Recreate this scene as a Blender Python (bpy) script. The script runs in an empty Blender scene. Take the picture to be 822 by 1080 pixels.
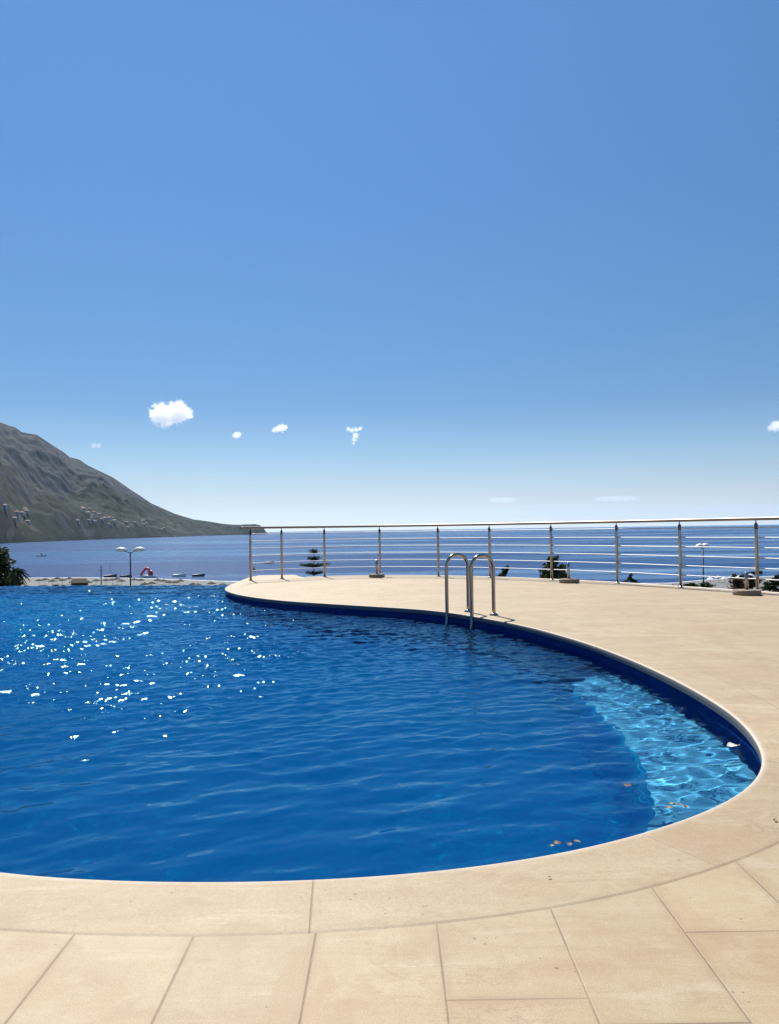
import bpy, bmesh, math, random
import numpy as np
from mathutils import Vector, Matrix, noise
R = math.radians
sc = bpy.context.scene
C = sc.collection

# ------------------------------------------------------------------ camera
cam_d = bpy.data.cameras.new('camera')
cam = bpy.data.objects.new('camera', cam_d)
C.objects.link(cam)
roll, pitch = math.atan(0.0145), math.atan(18.8 / 815)
cp, sp, cr, sr = math.cos(pitch), math.sin(pitch), math.cos(roll), math.sin(roll)
fwd = Vector((0, cp, sp)); U = Vector((0, -sp, cp)); X0 = Vector((1, 0, 0))
right = cr * X0 - sr * U
up = sr * X0 + cr * U
m = Matrix((right, up, -fwd)).transposed().to_4x4()
m.translation = Vector((0, 0, 1.0))
cam.matrix_world = m
cam_d.sensor_fit = 'VERTICAL'
cam_d.sensor_height = 24
cam_d.lens = 24 * 815 / 1080
cam_d.clip_start = 0.05
cam_d.clip_end = 200000
sc.camera = cam

# ------------------------------------------------------------------ light
SUN_EL, SUN_AZ = R(50), R(-18)            # azimuth from +Y, clockwise towards +X
w = bpy.data.worlds.new('World'); sc.world = w; w.use_nodes = True
wn = w.node_tree.nodes; wl = w.node_tree.links
bg = wn['Background']
sky = wn.new('ShaderNodeTexSky'); sky.sky_type = 'NISHITA'
sky.sun_disc = False; sky.sun_elevation = SUN_EL; sky.sun_rotation = SUN_AZ
sky.altitude = 20; sky.air_density = 1.0; sky.dust_density = 0.0; sky.ozone_density = 1.6
# clear maritime air: the sky is a deeper blue above the horizon than the model's default air
wtc = wn.new('ShaderNodeTexCoord'); wsp = wn.new('ShaderNodeSeparateXYZ'); wl.new(wtc.outputs['Generated'], wsp.inputs[0])
wrp = wn.new('ShaderNodeValToRGB'); wl.new(wsp.outputs[2], wrp.inputs[0]); we_ = wrp.color_ramp.elements
while len(we_) < 7: we_.new(.5)
for q, (p_, c_) in zip(we_, ((.0, (.74, .80, .96)), (.034, (.60, .59, .70)), (.094, (.47, .565, .68)), (.155, (.33, .48, .65)), (.248, (.34, .55, .71)), (.403, (.40, .65, .86)), (.552, (.50, .79, 1)))):
    q.position = p_; q.color = (*c_, 1)
wmx = wn.new('ShaderNodeMix'); wmx.data_type = 'RGBA'; wmx.blend_type = 'MULTIPLY'; wmx.inputs[0].default_value = 1
wl.new(sky.outputs[0], wmx.inputs[6]); wl.new(wrp.outputs[0], wmx.inputs[7])
wl.new(wmx.outputs[2], bg.inputs[0]); bg.inputs[1].default_value = 0.077
sd = bpy.data.lights.new('sun', 'SUN'); sd.energy = 5.0; sd.angle = R(0.53); sd.color = (1, 0.95, 0.87)
so = bpy.data.objects.new('sun', sd); C.objects.link(so)
sdir = Vector((math.sin(SUN_AZ) * math.cos(SUN_EL), math.cos(SUN_AZ) * math.cos(SUN_EL), math.sin(SUN_EL)))
so.rotation_euler = sdir.to_track_quat('Z', 'Y').to_euler()
so.location = (0, 0, 30)
sd.cycles.is_caustics_light = True
sc.view_settings.view_transform = 'Standard'; sc.view_settings.look = 'None'
sc.view_settings.exposure = 0.64; sc.view_settings.gamma = 1; sc.view_settings.use_curve_mapping = False
cy = sc.cycles
cy.use_denoising = True
cy.caustics_refractive = True; cy.caustics_reflective = True
cy.max_bounces = 10; cy.transmission_bounces = 6; cy.transparent_max_bounces = 16; cy.volume_bounces = 8
cy.blur_glossy = 0.0
cy.volume_step_rate = 1.0; cy.volume_max_steps = 128

# ------------------------------------------------------------------ node helpers
def mat(name, base=(.5, .5, .5), rough=.6, metal=0.0):
    m = bpy.data.materials.new(name); m.use_nodes = True
    b = m.node_tree.nodes['Principled BSDF']
    b.inputs['Base Color'].default_value = (*base, 1)
    b.inputs['Roughness'].default_value = rough
    b.inputs['Metallic'].default_value = metal
    return m, m.node_tree.nodes, m.node_tree.links, b

class G:
    """tiny node graph helper"""
    def __init__(s, m): s.n = m.node_tree.nodes; s.l = m.node_tree.links
    def put(s, sock, v):
        if isinstance(v, (int, float)): sock.default_value = v
        elif isinstance(v, tuple): sock.default_value = v if len(v) == len(sock.default_value) else (*v, 1)
        else: s.l.new(v, sock)
    def math(s, op, a, b=0.0, c=None, clamp=False):
        n = s.n.new('ShaderNodeMath'); n.operation = op; n.use_clamp = clamp
        s.put(n.inputs[0], a); s.put(n.inputs[1], b)
        if c is not None: s.put(n.inputs[2], c)
        return n.outputs[0]
    def pos(s): return s.n.new('ShaderNodeNewGeometry').outputs['Position']
    def mapping(s, v, scale=(1, 1, 1), rot=(0, 0, 0), loc=(0, 0, 0)):
        n = s.n.new('ShaderNodeMapping'); s.l.new(v, n.inputs[0])
        n.inputs['Scale'].default_value = scale; n.inputs['Rotation'].default_value = rot; n.inputs['Location'].default_value = loc
        return n.outputs[0]
    def noise(s, v, scale, detail=4, rough=.55, dist=0.0, col=False):
        n = s.n.new('ShaderNodeTexNoise')
        if v is not None: s.l.new(v, n.inputs['Vector'])
        n.inputs['Scale'].default_value = scale; n.inputs['Detail'].default_value = detail
        n.inputs['Roughness'].default_value = rough; n.inputs['Distortion'].default_value = dist
        return n.outputs['Color' if col else 'Fac']
    def ramp(s, f, stops):
        n = s.n.new('ShaderNodeValToRGB'); s.l.new(f, n.inputs[0]); e = n.color_ramp.elements
        while len(e) < len(stops): e.new(.5)
        for q, (p, c) in zip(e, stops):
            q.position = p; q.color = (c, c, c, 1) if isinstance(c, (int, float)) else (*c, 1)
        return n.outputs[0]
    def mix(s, f, a, b, mode='MIX'):
        n = s.n.new('ShaderNodeMix'); n.data_type = 'RGBA'; n.blend_type = mode
        s.put(n.inputs[0], f); s.put(n.inputs[6], a); s.put(n.inputs[7], b)
        return n.outputs[2]
    def bump(s, h, strength=.3, dist=.01, nrm=None):
        n = s.n.new('ShaderNodeBump'); s.l.new(h, n.inputs['Height'])
        n.inputs['Strength'].default_value = strength; n.inputs['Distance'].default_value = dist
        if nrm is not None: s.l.new(nrm, n.inputs['Normal'])
        return n.outputs[0]
    def xyz(s, v):
        n = s.n.new('ShaderNodeSeparateXYZ'); s.l.new(v, n.inputs[0]); return n.outputs
    def comb(s, x, y, z):
        n = s.n.new('ShaderNodeCombineXYZ')
        for i, v in enumerate((x, y, z)): s.put(n.inputs[i], v)
        return n.outputs[0]

# ------------------------------------------------------------------ object helpers
def tag(o, label=None, cat=None, group=None, kind=None):
    if label: o['label'] = label
    if cat: o['category'] = cat
    if group: o['group'] = group
    if kind: o['kind'] = kind
    return o
def mesh_obj(name, verts, faces, m=None, parent=None, smooth=False):
    me = bpy.data.meshes.new(name); me.from_pydata([tuple(v) for v in verts], [], faces); me.update()
    if smooth: me.polygons.foreach_set('use_smooth', [True] * len(me.polygons))
    o = bpy.data.objects.new(name, me); C.objects.link(o)
    if m: me.materials.append(m)
    if parent: o.parent = parent
    return o
def bm_obj(name, bm, m=None, parent=None, smooth=False):
    bmesh.ops.recalc_face_normals(bm, faces=bm.faces)
    me = bpy.data.meshes.new(name); bm.to_mesh(me); bm.free()
    if smooth: me.polygons.foreach_set('use_smooth', [True] * len(me.polygons))
    o = bpy.data.objects.new(name, me); C.objects.link(o)
    if m: me.materials.append(m)
    if parent: o.parent = parent
    return o
def empty(name, loc, rz=0):
    o = bpy.data.objects.new(name, None); C.objects.link(o); o.location = loc; o.rotation_euler.z = rz
    o.empty_display_size = .2
    return o
def tube(bm, pts, r, n=12, caps=True):
    pts = [Vector(p) for p in pts]
    rr = r if isinstance(r, (list, tuple)) else [r] * len(pts)
    rings = []; ref = None
    for i, p in enumerate(pts):
        t = (pts[min(i + 1, len(pts) - 1)] - pts[max(i - 1, 0)]).normalized()
        if ref is None: ref = Vector((0, 0, 1)) if abs(t.z) < .9 else Vector((1, 0, 0))
        a = (ref - t * ref.dot(t)).normalized(); b = t.cross(a); ref = a
        rings.append([bm.verts.new(p + rr[i] * (math.cos(2 * math.pi * k / n) * a + math.sin(2 * math.pi * k / n) * b)) for k in range(n)])
    for A, B in zip(rings, rings[1:]):
        for k in range(n): bm.faces.new((A[k], A[(k + 1) % n], B[(k + 1) % n], B[k]))
    if caps:
        bm.faces.new(rings[0][::-1]); bm.faces.new(rings[-1])
def box(bm, lo, hi, mtx=None):
    v = [bm.verts.new(Vector((x, y, z)) if mtx is None else mtx @ Vector((x, y, z))) for z in (lo[2], hi[2]) for y in (lo[1], hi[1]) for x in (lo[0], hi[0])]
    for f in ((0, 2, 3, 1), (4, 5, 7, 6), (0, 1, 5, 4), (2, 6, 7, 3), (0, 4, 6, 2), (1, 3, 7, 5)): bm.faces.new([v[i] for i in f])
def lathe(bm, prof, n=32, c=(0, 0, 0)):
    c = Vector(c); rings = []
    for r, z in prof:
        rings.append([bm.verts.new(c + Vector((r * math.cos(2 * math.pi * k / n), r * math.sin(2 * math.pi * k / n), z))) for k in range(n)])
    for A, B in zip(rings, rings[1:]):
        for k in range(n): bm.faces.new((A[k], A[(k + 1) % n], B[(k + 1) % n], B[k]))
    bm.faces.new(rings[0][::-1]); bm.faces.new(rings[-1])

# ------------------------------------------------------------------ curves of the terrace (metres)
def resample(pts, step, closed=False):
    P = np.array(pts, float)
    if closed: P = np.vstack([P, P[:1]])
    # Catmull-Rom
    out = []
    n = len(P)
    for i in range(n - 1):
        p0 = P[i - 1] if i > 0 else (P[-2] if closed else 2 * P[0] - P[1])
        p3 = P[i + 2] if i + 2 < n else (P[1] if closed else 2 * P[-1] - P[-2])
        p1, p2 = P[i], P[i + 1]
        k = max(2, int(np.linalg.norm(p2 - p1) / (step * .4)))
        for t in np.arange(k) / k:
            out.append(.5 * ((2 * p1) + (-p0 + p2) * t + (2 * p0 - 5 * p1 + 4 * p2 - p3) * t * t + (-p0 + 3 * p1 - 3 * p2 + p3) * t ** 3))
    out.append(P[-1])
    out = np.array(out)
    s = np.r_[0, np.cumsum(np.linalg.norm(np.diff(out, axis=0), axis=1))]
    q = np.linspace(0, s[-1], int(s[-1] / step) + 1)
    return np.c_[np.interp(q, s, out[:, 0]), np.interp(q, s, out[:, 1])]
def smooth_open(P, it):
    P = P.copy()
    for _ in range(it):
        P[1:-1] = .25 * P[:-2] + .5 * P[1:-1] + .25 * P[2:]
    return P
def weir_y(x): return 16.257 - 0.121 * (x + 3.486)
EDGE = [(-3.09, weir_y(-3.09)), (-3.06, 15.3), (-3.03, 14.4), (-2.88, 13.45), (-2.55, 12.6), (-2.147, 11.9), (-1.527, 11.15), (-.807, 10.571), (-.154, 10.086), (.36, 9.69),
        (.69, 9.298), (.945, 8.841), (1.16, 8.40), (1.343, 7.95), (1.51, 7.395), (1.67, 6.708), (1.775, 5.986), (1.825, 5.29), (1.83, 4.659), (1.79, 4.071), (1.712, 3.701),
        (1.60, 3.346), (1.52, 3.18), (1.407, 3.023), (1.275, 2.87), (1.114, 2.735), (.969, 2.635), (.8, 2.53), (.612, 2.432), (.41, 2.354), (.22, 2.30), (.0, 2.258), (-.25, 2.234),
        (-.506, 2.23), (-.718, 2.242), (-.935, 2.267), (-1.17, 2.312), (-2.2, 2.7), (-3.6, 3.5), (-5.5, 4.9), (-7.8, 6.9), (-10, 9.8), (-11.8, 13.3), (-12.6, weir_y(-12.6))]
edge = smooth_open(resample(EDGE, .04), 60)
def normals_in(P):
    t = np.gradient(P, axis=0); t /= np.linalg.norm(t, axis=1)[:, None]
    return np.c_[t[:, 1], -t[:, 0]]          # points to the right of travel
nin = normals_in(edge)                       # travelling down the right side: right-hand side is the pool (west)
if nin[len(nin) // 2][1] < 0: nin = -nin
COPE = .30
outer = edge - nin * COPE
wall = edge - nin * .022                     # wall stands back under the coping lip
arc = np.r_[0, np.cumsum(np.linalg.norm(np.diff(edge, axis=0), axis=1))]

posts = [(-2.87, 15.90), (-2.34, 16.30), (-1.40, 16.75), (-.20, 16.84), (.965, 16.42), (2.06, 15.70), (3.06, 14.74), (3.96, 13.66), (4.68, 12.48), (5.38, 11.36), (5.98, 10.2), (6.4, 8.98), (6.7, 7.75)]

# ------------------------------------------------------------------ materials
def stone_mat(name, tiles):
    m, n, l, b = mat(name, rough=.62); g = G(m)
    p = g.pos(); X = g.xyz(p)
    big = g.noise(g.mapping(p, (1, .55, 1)), .8, 5, .6)
    streak = g.noise(g.mapping(p, (.9, 3.2, 1), (0, 0, R(8))), 1.2, 6, .62, .8)
    fine = g.noise(p, 55, 6, .7)
    mid = g.noise(p, 9, 5, .65, .6)
    col = g.mix(big, (.350, .266, .152), (.410, .323, .200))
    st = g.ramp(streak, [(.40, 0.0), (.66, 1.0)])
    col = g.mix(g.math('MULTIPLY', st, .55), col, (.32, .215, .12))
    thin = g.noise(g.mapping(p, (.8, 7.0, 1), (0, 0, R(-6))), 1.6, 7, .66, .5)
    col = g.mix(g.math('MULTIPLY', g.ramp(thin, [(.54, 0.0), (.66, 1.0)]), .45), col, (.30, .20, .11))
    col = g.mix(g.math('MULTIPLY', g.ramp(thin, [(.30, 1.0), (.44, 0.0)]), .5), col, (.50, .42, .30))
    # pale calcified cloud patches and finer mottling
    col = g.mix(g.math('MULTIPLY', g.ramp(mid, [(.48, 0.0), (.75, 1.0)]), .35), col, (.49, .405, .285))
    col = g.mix(g.math('MULTIPLY', g.ramp(fine, [(.30, 1.0), (.5, 0.0)]), .30), col, (.27, .19, .115))
    # small dark pits
    v = n.new('ShaderNodeTexVoronoi'); l.new(p, v.inputs['Vector']); v.inputs['Scale'].default_value = 26
    pit = g.math('LESS_THAN', v.outputs['Distance'], g.math('MULTIPLY', g.ramp(g.noise(p, 3.1, 3), [(.47, 0.0), (.72, 1.0)]), .20))
    col = g.mix(g.math('MULTIPLY', pit, .75), col, (.15, .10, .06))
    # hairline veins
    vein = g.noise(g.mapping(p, (1, 1.6, 1), (0, 0, R(25))), 2.6, 7, .62, 2.2)
    vl = g.math('SUBTRACT', 1.0, g.math('MULTIPLY', g.math('ABSOLUTE', g.math('SUBTRACT', vein, .5)), 75.0), clamp=True)
    vmask = g.ramp(g.noise(p, .9, 2), [(.5, 0.0), (.62, 1.0)])
    col = g.mix(g.math('MULTIPLY', g.math('MULTIPLY', vl, vmask), .6), col, (.22, .145, .08))
    # worn darker patch with ragged edge where foot traffic crosses the coping
    def patch(cx, cy, sx, sy, rot, amt, col):
        q = g.mapping(p, (1 / sx, 1 / sy, 0), (0, 0, 0), (-cx / sx, -cy / sy, 0))
        d = n.new('ShaderNodeVectorMath'); d.operation = 'LENGTH'; l.new(q, d.inputs[0])
        e = g.math('ADD', d.outputs['Value'], g.math('MULTIPLY', g.math('SUBTRACT', g.noise(p, 4.5, 5, .6, .5), .5), 1.9))
        f = g.ramp(e, [(.72, 1.0), (.86, 0.0)])
        return g.mix(g.math('MULTIPLY', f, amt), col, (.34, .235, .13))
    col = patch(.98, 2.45, .22, .20, 0, .42, col)
    col = patch(1.75, 2.75, .5, .28, 0, .45, col)
    col = patch(-.21, 1.70, .07, .26, 0, .45, col)
    col = patch(1.12, 1.78, .35, .12, 0, .35, col)
    for cx_, cy_, sx_, sy_, am_ in ((-.80, 1.74, .10, .10, .3), (.45, 1.95, .16, .05, .3), (.74, 1.95, .05, .25, .35), (2.6, 5.2, .9, .35, .3), (3.4, 7.4, 1.3, .5, .3), (2.9, 3.9, .5, .3, .3), (1.0, 12.3, 1.2, .5, .22)):
        col = patch(cx_, cy_, sx_, sy_, 0, am_, col)
    grain = g.noise(p, 260, 3, .7)
    col = g.mix(g.math('MULTIPLY', g.ramp(grain, [(.42, 1.0), (.55, 0.0)]), .22), col, (.20, .14, .09))
    col = g.mix(g.math('MULTIPLY', g.ramp(grain, [(.55, 0.0), (.70, 1.0)]), .30), col, (.59, .51, .39))
    blot = g.noise(p, 4.2, 6, .68, .4)
    col = g.mix(g.math('MULTIPLY', g.ramp(blot, [(.53, 0.0), (.62, 1.0)]), .36), col, (.28, .19, .105))
    h = g.math('ADD', g.math('ADD', g.math('MULTIPLY', fine, .5), g.math('MULTIPLY', mid, .5)), g.math('MULTIPLY', grain, .3))
    if tiles:
        cx = g.math('DIVIDE', g.math('SUBTRACT', X[0], .106), .303)
        k = g.math('FLOOR', cx); fx = g.math('FRACT', cx)
        off = g.math('FRACT', g.math('MULTIPLY', g.math('SINE', g.math('ADD', g.math('MULTIPLY', k, 4.051), 1.715)), 23.01))
        cyy = g.math('SUBTRACT', g.math('DIVIDE', X[1], .6), off)
        r = g.math('FLOOR', cyy); fy = g.math('FRACT', cyy)
        wob = g.math('MULTIPLY', g.math('SUBTRACT', g.noise(p, 14, 4), .5), .004)
        ex = g.math('ADD', g.math('MULTIPLY', g.math('MINIMUM', fx, g.math('SUBTRACT', 1.0, fx)), .304), wob)
        ey = g.math('ADD', g.math('MULTIPLY', g.math('MINIMUM', fy, g.math('SUBTRACT', 1.0, fy)), .6), wob)
        d = g.math('MINIMUM', ex, ey)
        wn_ = n.new('ShaderNodeTexWhiteNoise'); l.new(g.comb(k, r, 0.0), wn_.inputs['Vector'])
        tint = g.math('ADD', .95, g.math('MULTIPLY', wn_.outputs['Value'], .07))
        col = g.mix(1.0, col, g.comb(tint, tint, tint), 'MULTIPLY')
        seam = g.math('MULTIPLY', g.ramp(d, [(.0008, 1.0), (.0030, 0.0)]), g.ramp(g.noise(p, 2.2, 4), [(.35, .45), (.6, 1.0)]))
        seam = g.math('MULTIPLY', seam, g.ramp(g.math('MULTIPLY', X[1], .1), [(.22, 1.0), (.42, .07)]))
        soft = g.math('MULTIPLY', g.math('MULTIPLY', g.ramp(g.math('MULTIPLY', X[1], .1), [(.22, 1.0), (.42, .15)]), g.ramp(d, [(.0, 1.0), (.022, 0.0)])), g.ramp(g.noise(p, 3.5, 4), [(.40, 0.0), (.60, .75)]))
        col = g.mix(soft, col, (.29, .20, .115))
        col = g.mix(g.math('MULTIPLY', seam, .8), col, (.16, .115, .07))
        h = g.math('SUBTRACT', h, g.math('MULTIPLY', seam, 1.5))
    else:
        uv = n.new('ShaderNodeUVMap'); uv.uv_map = 'UVMap'; s = g.xyz(uv.outputs[0])
        q = g.math('DIVIDE', s[0], 1.085); fq = g.math('FRACT', q)
        d = g.math('MULTIPLY', g.math('MINIMUM', fq, g.math('SUBTRACT', 1.0, fq)), 1.085)
        wn_ = n.new('ShaderNodeTexWhiteNoise'); wn_.noise_dimensions = '1D'; l.new(g.math('FLOOR', q), wn_.inputs['W'])
        tint = g.math('ADD', .93, g.math('MULTIPLY', wn_.outputs['Value'], .12))
        col = g.mix(1.0, col, g.comb(tint, tint, tint), 'MULTIPLY')
        seam = g.ramp(g.math('ADD', d, g.math('MULTIPLY', g.math('SUBTRACT', g.noise(p, 14, 4), .5), .003)), [(.0008, 1.0), (.0032, 0.0)])
        col = g.mix(g.math('MULTIPLY', seam, .7), col, (.19, .135, .085))
        rimd = g.math('SUBTRACT', COPE, s[1])
        rs = g.ramp(g.math('ADD', rimd, g.math('MULTIPLY', g.math('SUBTRACT', g.noise(p, 18, 4), .5), .003)), [(.0015, 1.0), (.0040, 0.0)])
        col = g.mix(g.math('MULTIPLY', rs, .35), col, (.22, .16, .10))
        rsoft = g.math('MULTIPLY', g.ramp(rimd, [(.0, 1.0), (.03, 0.0)]), g.ramp(g.noise(p, 3.0, 4), [(.40, 0.0), (.60, .6)]))
        col = g.mix(rsoft, col, (.29, .20, .115))
        # water-worn paler lip
        lip = g.ramp(g.math('ADD', s[1], g.math('MULTIPLY', g.noise(p, 6, 3), .02)), [(.012, 1.0), (.04, 0.0)])
        col = g.mix(g.math('MULTIPLY', lip, .5), col, (.56, .52, .45))
        h = g.math('SUBTRACT', h, g.math('MULTIPLY', seam, 1.5))
    l.new(col, b.inputs['Base Color'])
    l.new(g.bump(h, .35, .004), b.inputs['Normal'])
    b.inputs['Specular IOR Level'].default_value = .35
    return m
M_deck = stone_mat('sandstone_paving', True)
M_cope = stone_mat('sandstone_coping', False)
M_edge_shade, n_, l_, b_ = mat('coping_painted_shade', (.10, .10, .10), .6)  # dark grey: shade on the coping's vertical face and underside, painted in

def tile_mat(name, c1, c2, grout, s=.025):
    m, n, l, b = mat(name, rough=.6); g = G(m); b.inputs['Specular IOR Level'].default_value = .0
    p = g.pos(); X = g.xyz(p)
    br = n.new('ShaderNodeTexBrick'); br.offset = 0
    l.new(g.comb(g.math('ADD', X[0], g.math('MULTIPLY', X[1], .0)), g.math('ADD', X[1], X[2]), 0.0), br.inputs['Vector'])
    br.inputs['Scale'].default_value = 1; br.inputs['Brick Width'].default_value = s; br.inputs['Row Height'].default_value = s
    br.inputs['Mortar Size'].default_value = .0012
    br.inputs['Color1'].default_value = (*c1, 1); br.inputs['Color2'].default_value = (*c2, 1); br.inputs['Mortar'].default_value = (*grout, 1)
    l.new(br.outputs[0], b.inputs['Base Color'])
    return m
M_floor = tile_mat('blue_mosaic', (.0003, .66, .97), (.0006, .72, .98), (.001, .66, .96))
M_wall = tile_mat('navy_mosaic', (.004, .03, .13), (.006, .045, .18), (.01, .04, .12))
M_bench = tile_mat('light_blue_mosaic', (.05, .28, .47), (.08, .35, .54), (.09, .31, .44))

# ------------------------------------------------------------------ pool water
WZ = -.115
m, n, l, b = mat('pool_water_surface'); g = G(m)
n.remove(b)
rf = n.new('ShaderNodeBsdfRefraction'); rf.inputs['IOR'].default_value = 1.333; rf.inputs['Roughness'].default_value = 0.0
rf.inputs['Color'].default_value = (.97, .99, 1, 1)
gs = n.new('ShaderNodeBsdfGlossy'); gs.inputs['Roughness'].default_value = .05; gs.inputs['Color'].default_value = (.40, .80, 1, 1)
wp = g.pos(); wx = g.xyz(wp)
rip = g.math('MULTIPLY', g.noise(wp, 34, 2, .5), g.math('MULTIPLY', g.ramp(g.math('MULTIPLY', wx[1], .1), [(.36, 0.0), (.56, 1.0)]), g.ramp(g.math('ADD', g.math('MULTIPLY', g.math('ADD', wx[0], 2.0), -.2), .5), [(.0, .35), (.5, 1.0)])))
l.new(g.bump(rip, .8, .0062), gs.inputs['Normal'])
fr = n.new('ShaderNodeFresnel'); fr.inputs['IOR'].default_value = 1.333
ms = n.new('ShaderNodeMixShader'); l.new(fr.outputs[0], ms.inputs[0]); l.new(rf.outputs[0], ms.inputs[1]); l.new(gs.outputs[0], ms.inputs[2])
l.new(ms.outputs[0], n['Material Output'].inputs['Surface'])
M_water = m
def vnoise(X, Y, sc_, seed):
    """smooth 2-D value noise on arrays, 0..1"""
    r = np.random.default_rng(seed).random((256, 256))
    x = X * sc_ + 100; y = Y * sc_ + 100
    xi = np.floor(x).astype(int); yi = np.floor(y).astype(int); fx = x - xi; fy = y - yi
    fx = fx * fx * (3 - 2 * fx); fy = fy * fy * (3 - 2 * fy); xi %= 255; yi %= 255
    return (r[yi, xi] * (1 - fx) + r[yi, xi + 1] * fx) * (1 - fy) + (r[yi + 1, xi] * (1 - fx) + r[yi + 1, xi + 1] * fx) * fy
def waves(X, Y):
    rng = np.random.default_rng(7)
    far = np.clip((Y - 3.0) / 4.0, 0, 1)
    gust = .45 * vnoise(X, Y * .6, .8, 1) + .35 * vnoise(X, Y, 2.3, 2) + .30 * vnoise(X, Y, 5.5, 3)
    gust = np.clip((gust - .38) / .35, 0, 1.6)
    lefty = np.clip((.8 - X) / 2.0, 0, 1.25)
    chop = .32 + far * (.85 + lefty * 1.5 * gust)
    Z = np.zeros_like(X)
    for lam_lo, lam_hi, cnt, slope, spread, loc in ((.9, 1.6, 8, .014, 50, 0), (.32, .8, 16, .026, 45, 0), (.15, .32, 30, .062, 30, .25), (.085, .15, 40, .080, 60, 1), (.05, .085, 30, .065, 80, 1)):
        L = np.zeros_like(X)
        for _ in range(cnt):
            lam = rng.uniform(lam_lo, lam_hi); k = 2 * math.pi / lam
            th = R(109) + R(spread) * rng.normal() * .6      # travel direction: crests run across with a slight tilt
            a = slope * math.sqrt(2 / cnt) / k
            ph = rng.uniform(0, 6.28)
            arg = k * (X * math.cos(th) + Y * math.sin(th)) + ph
            mod = 1 + .7 * np.sin(.9 * X * math.cos(th * 3 + ph) + 1.1 * Y * math.sin(ph * 2) + ph * 5)
            L += a * mod * (np.sin(arg) + .18 * np.sin(2 * arg + .6))
        Z += L * (1 + loc * (chop - 1))
    return Z
xs = [1.95]
while xs[-1] > -13: xs.append(xs[-1] - (.014 + max(0, -2.0 - xs[-1]) * .0045))
xs = np.array(xs[::-1])
ys = [2.1]
while ys[-1] < 16.9: ys.append(ys[-1] + .0115 + (ys[-1] - 2.1) * .0022)
ys = np.array(ys); vs = (ys - ys[0]) / (ys[-1] - ys[0])
XX = np.repeat(xs[None], len(vs), 0); YY = ys[0] + vs[:, None] * (weir_y(xs)[None] + .12 - ys[0])
ZZ = WZ + waves(XX, YY)
# mask by pool polygon (slightly dilated under the coping)
def inside(px, py, poly):
    r = np.zeros(px.shape, bool); n = len(poly)
    for i in range(n):
        x1, y1 = poly[i]; x2, y2 = poly[(i + 1) % n]
        if y1 == y2: continue
        c = ((y1 > py) != (y2 > py)) & (px < (x2 - x1) * (py - y1) / (y2 - y1) + x1)
        r ^= c
    return r
dil = (edge - nin * .07)[::4].copy()
dil[0] = (-3.09, weir_y(-3.09) + .2); dil[-1] = (-12.6, weir_y(-12.6) + .2)
ins = inside(XX, YY, dil)
quad = ins[:-1, :-1] & ins[1:, :-1] & ins[:-1, 1:] & ins[1:, 1:]
idx = np.arange(XX.size).reshape(XX.shape)
qi, qj = np.where(quad)
F = np.stack([idx[qi, qj], idx[qi, qj + 1], idx[qi + 1, qj + 1], idx[qi + 1, qj]], 1)
used = np.unique(F); remap = np.full(XX.size, -1); remap[used] = np.arange(len(used)); F = remap[F]
co = np.stack([XX.ravel()[used], YY.ravel()[used], ZZ.ravel()[used]], 1)
me = bpy.data.meshes.new('pool_water')
me.vertices.add(len(co)); me.vertices.foreach_set('co', co.ravel())
me.loops.add(F.size); me.loops.foreach_set('vertex_index', F.ravel().astype(np.int32))
me.polygons.add(len(F)); me.polygons.foreach_set('loop_start', np.arange(0, F.size, 4, dtype=np.int32))
me.polygons.foreach_set('loop_total', np.full(len(F), 4, np.int32))
me.update(calc_edges=True); me.polygons.foreach_set('use_smooth', np.ones(len(F), bool))
me.materials.append(M_water)
water = bpy.data.objects.new('pool_water', me); C.objects.link(water); tag(water, kind='structure')
water.cycles.is_caustics_caster = True

# ------------------------------------------------------------------ pool shell
nE = len(edge); Z0 = -1.7
loop = [tuple(p) for p in wall]
v = [(x, y, -.03) for x, y in loop] + [(x, y, Z0) for x, y in loop]
f = [(i, i + 1, nE + i + 1, nE + i) for i in range(nE - 1)]
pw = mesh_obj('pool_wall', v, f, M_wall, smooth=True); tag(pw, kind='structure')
bm = bmesh.new(); bv = [bm.verts.new((x, y, Z0)) for x, y in loop[::3] + [loop[-1]]]; bm.faces.new(bv); bmesh.ops.triangulate(bm, faces=bm.faces)
pf = bm_obj('pool_floor', bm, M_floor); tag(pf, kind='structure')
# infinity edge
bm = bmesh.new()
A, B = Vector((-3.0, weir_y(-3.0), 0)), Vector((-12.8, weir_y(-12.8), 0)); d = (B - A).normalized(); nn = Vector((-d.y, d.x, 0));
if nn.y < 0: nn = -nn
lo = [A, B, B + nn * .10, A + nn * .10]
vb = [bm.verts.new((q.x, q.y, z)) for z in (-3.2, WZ - .02) for q in lo]
for fc in ((3, 2, 1, 0), (4, 5, 6, 7), (0, 1, 5, 4), (1, 2, 6, 5), (2, 3, 7, 6), (3, 0, 4, 7)): bm.faces.new([vb[i] for i in fc])
we = bm_obj('infinity_edge_wall', bm, M_wall); tag(we, kind='structure')
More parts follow.
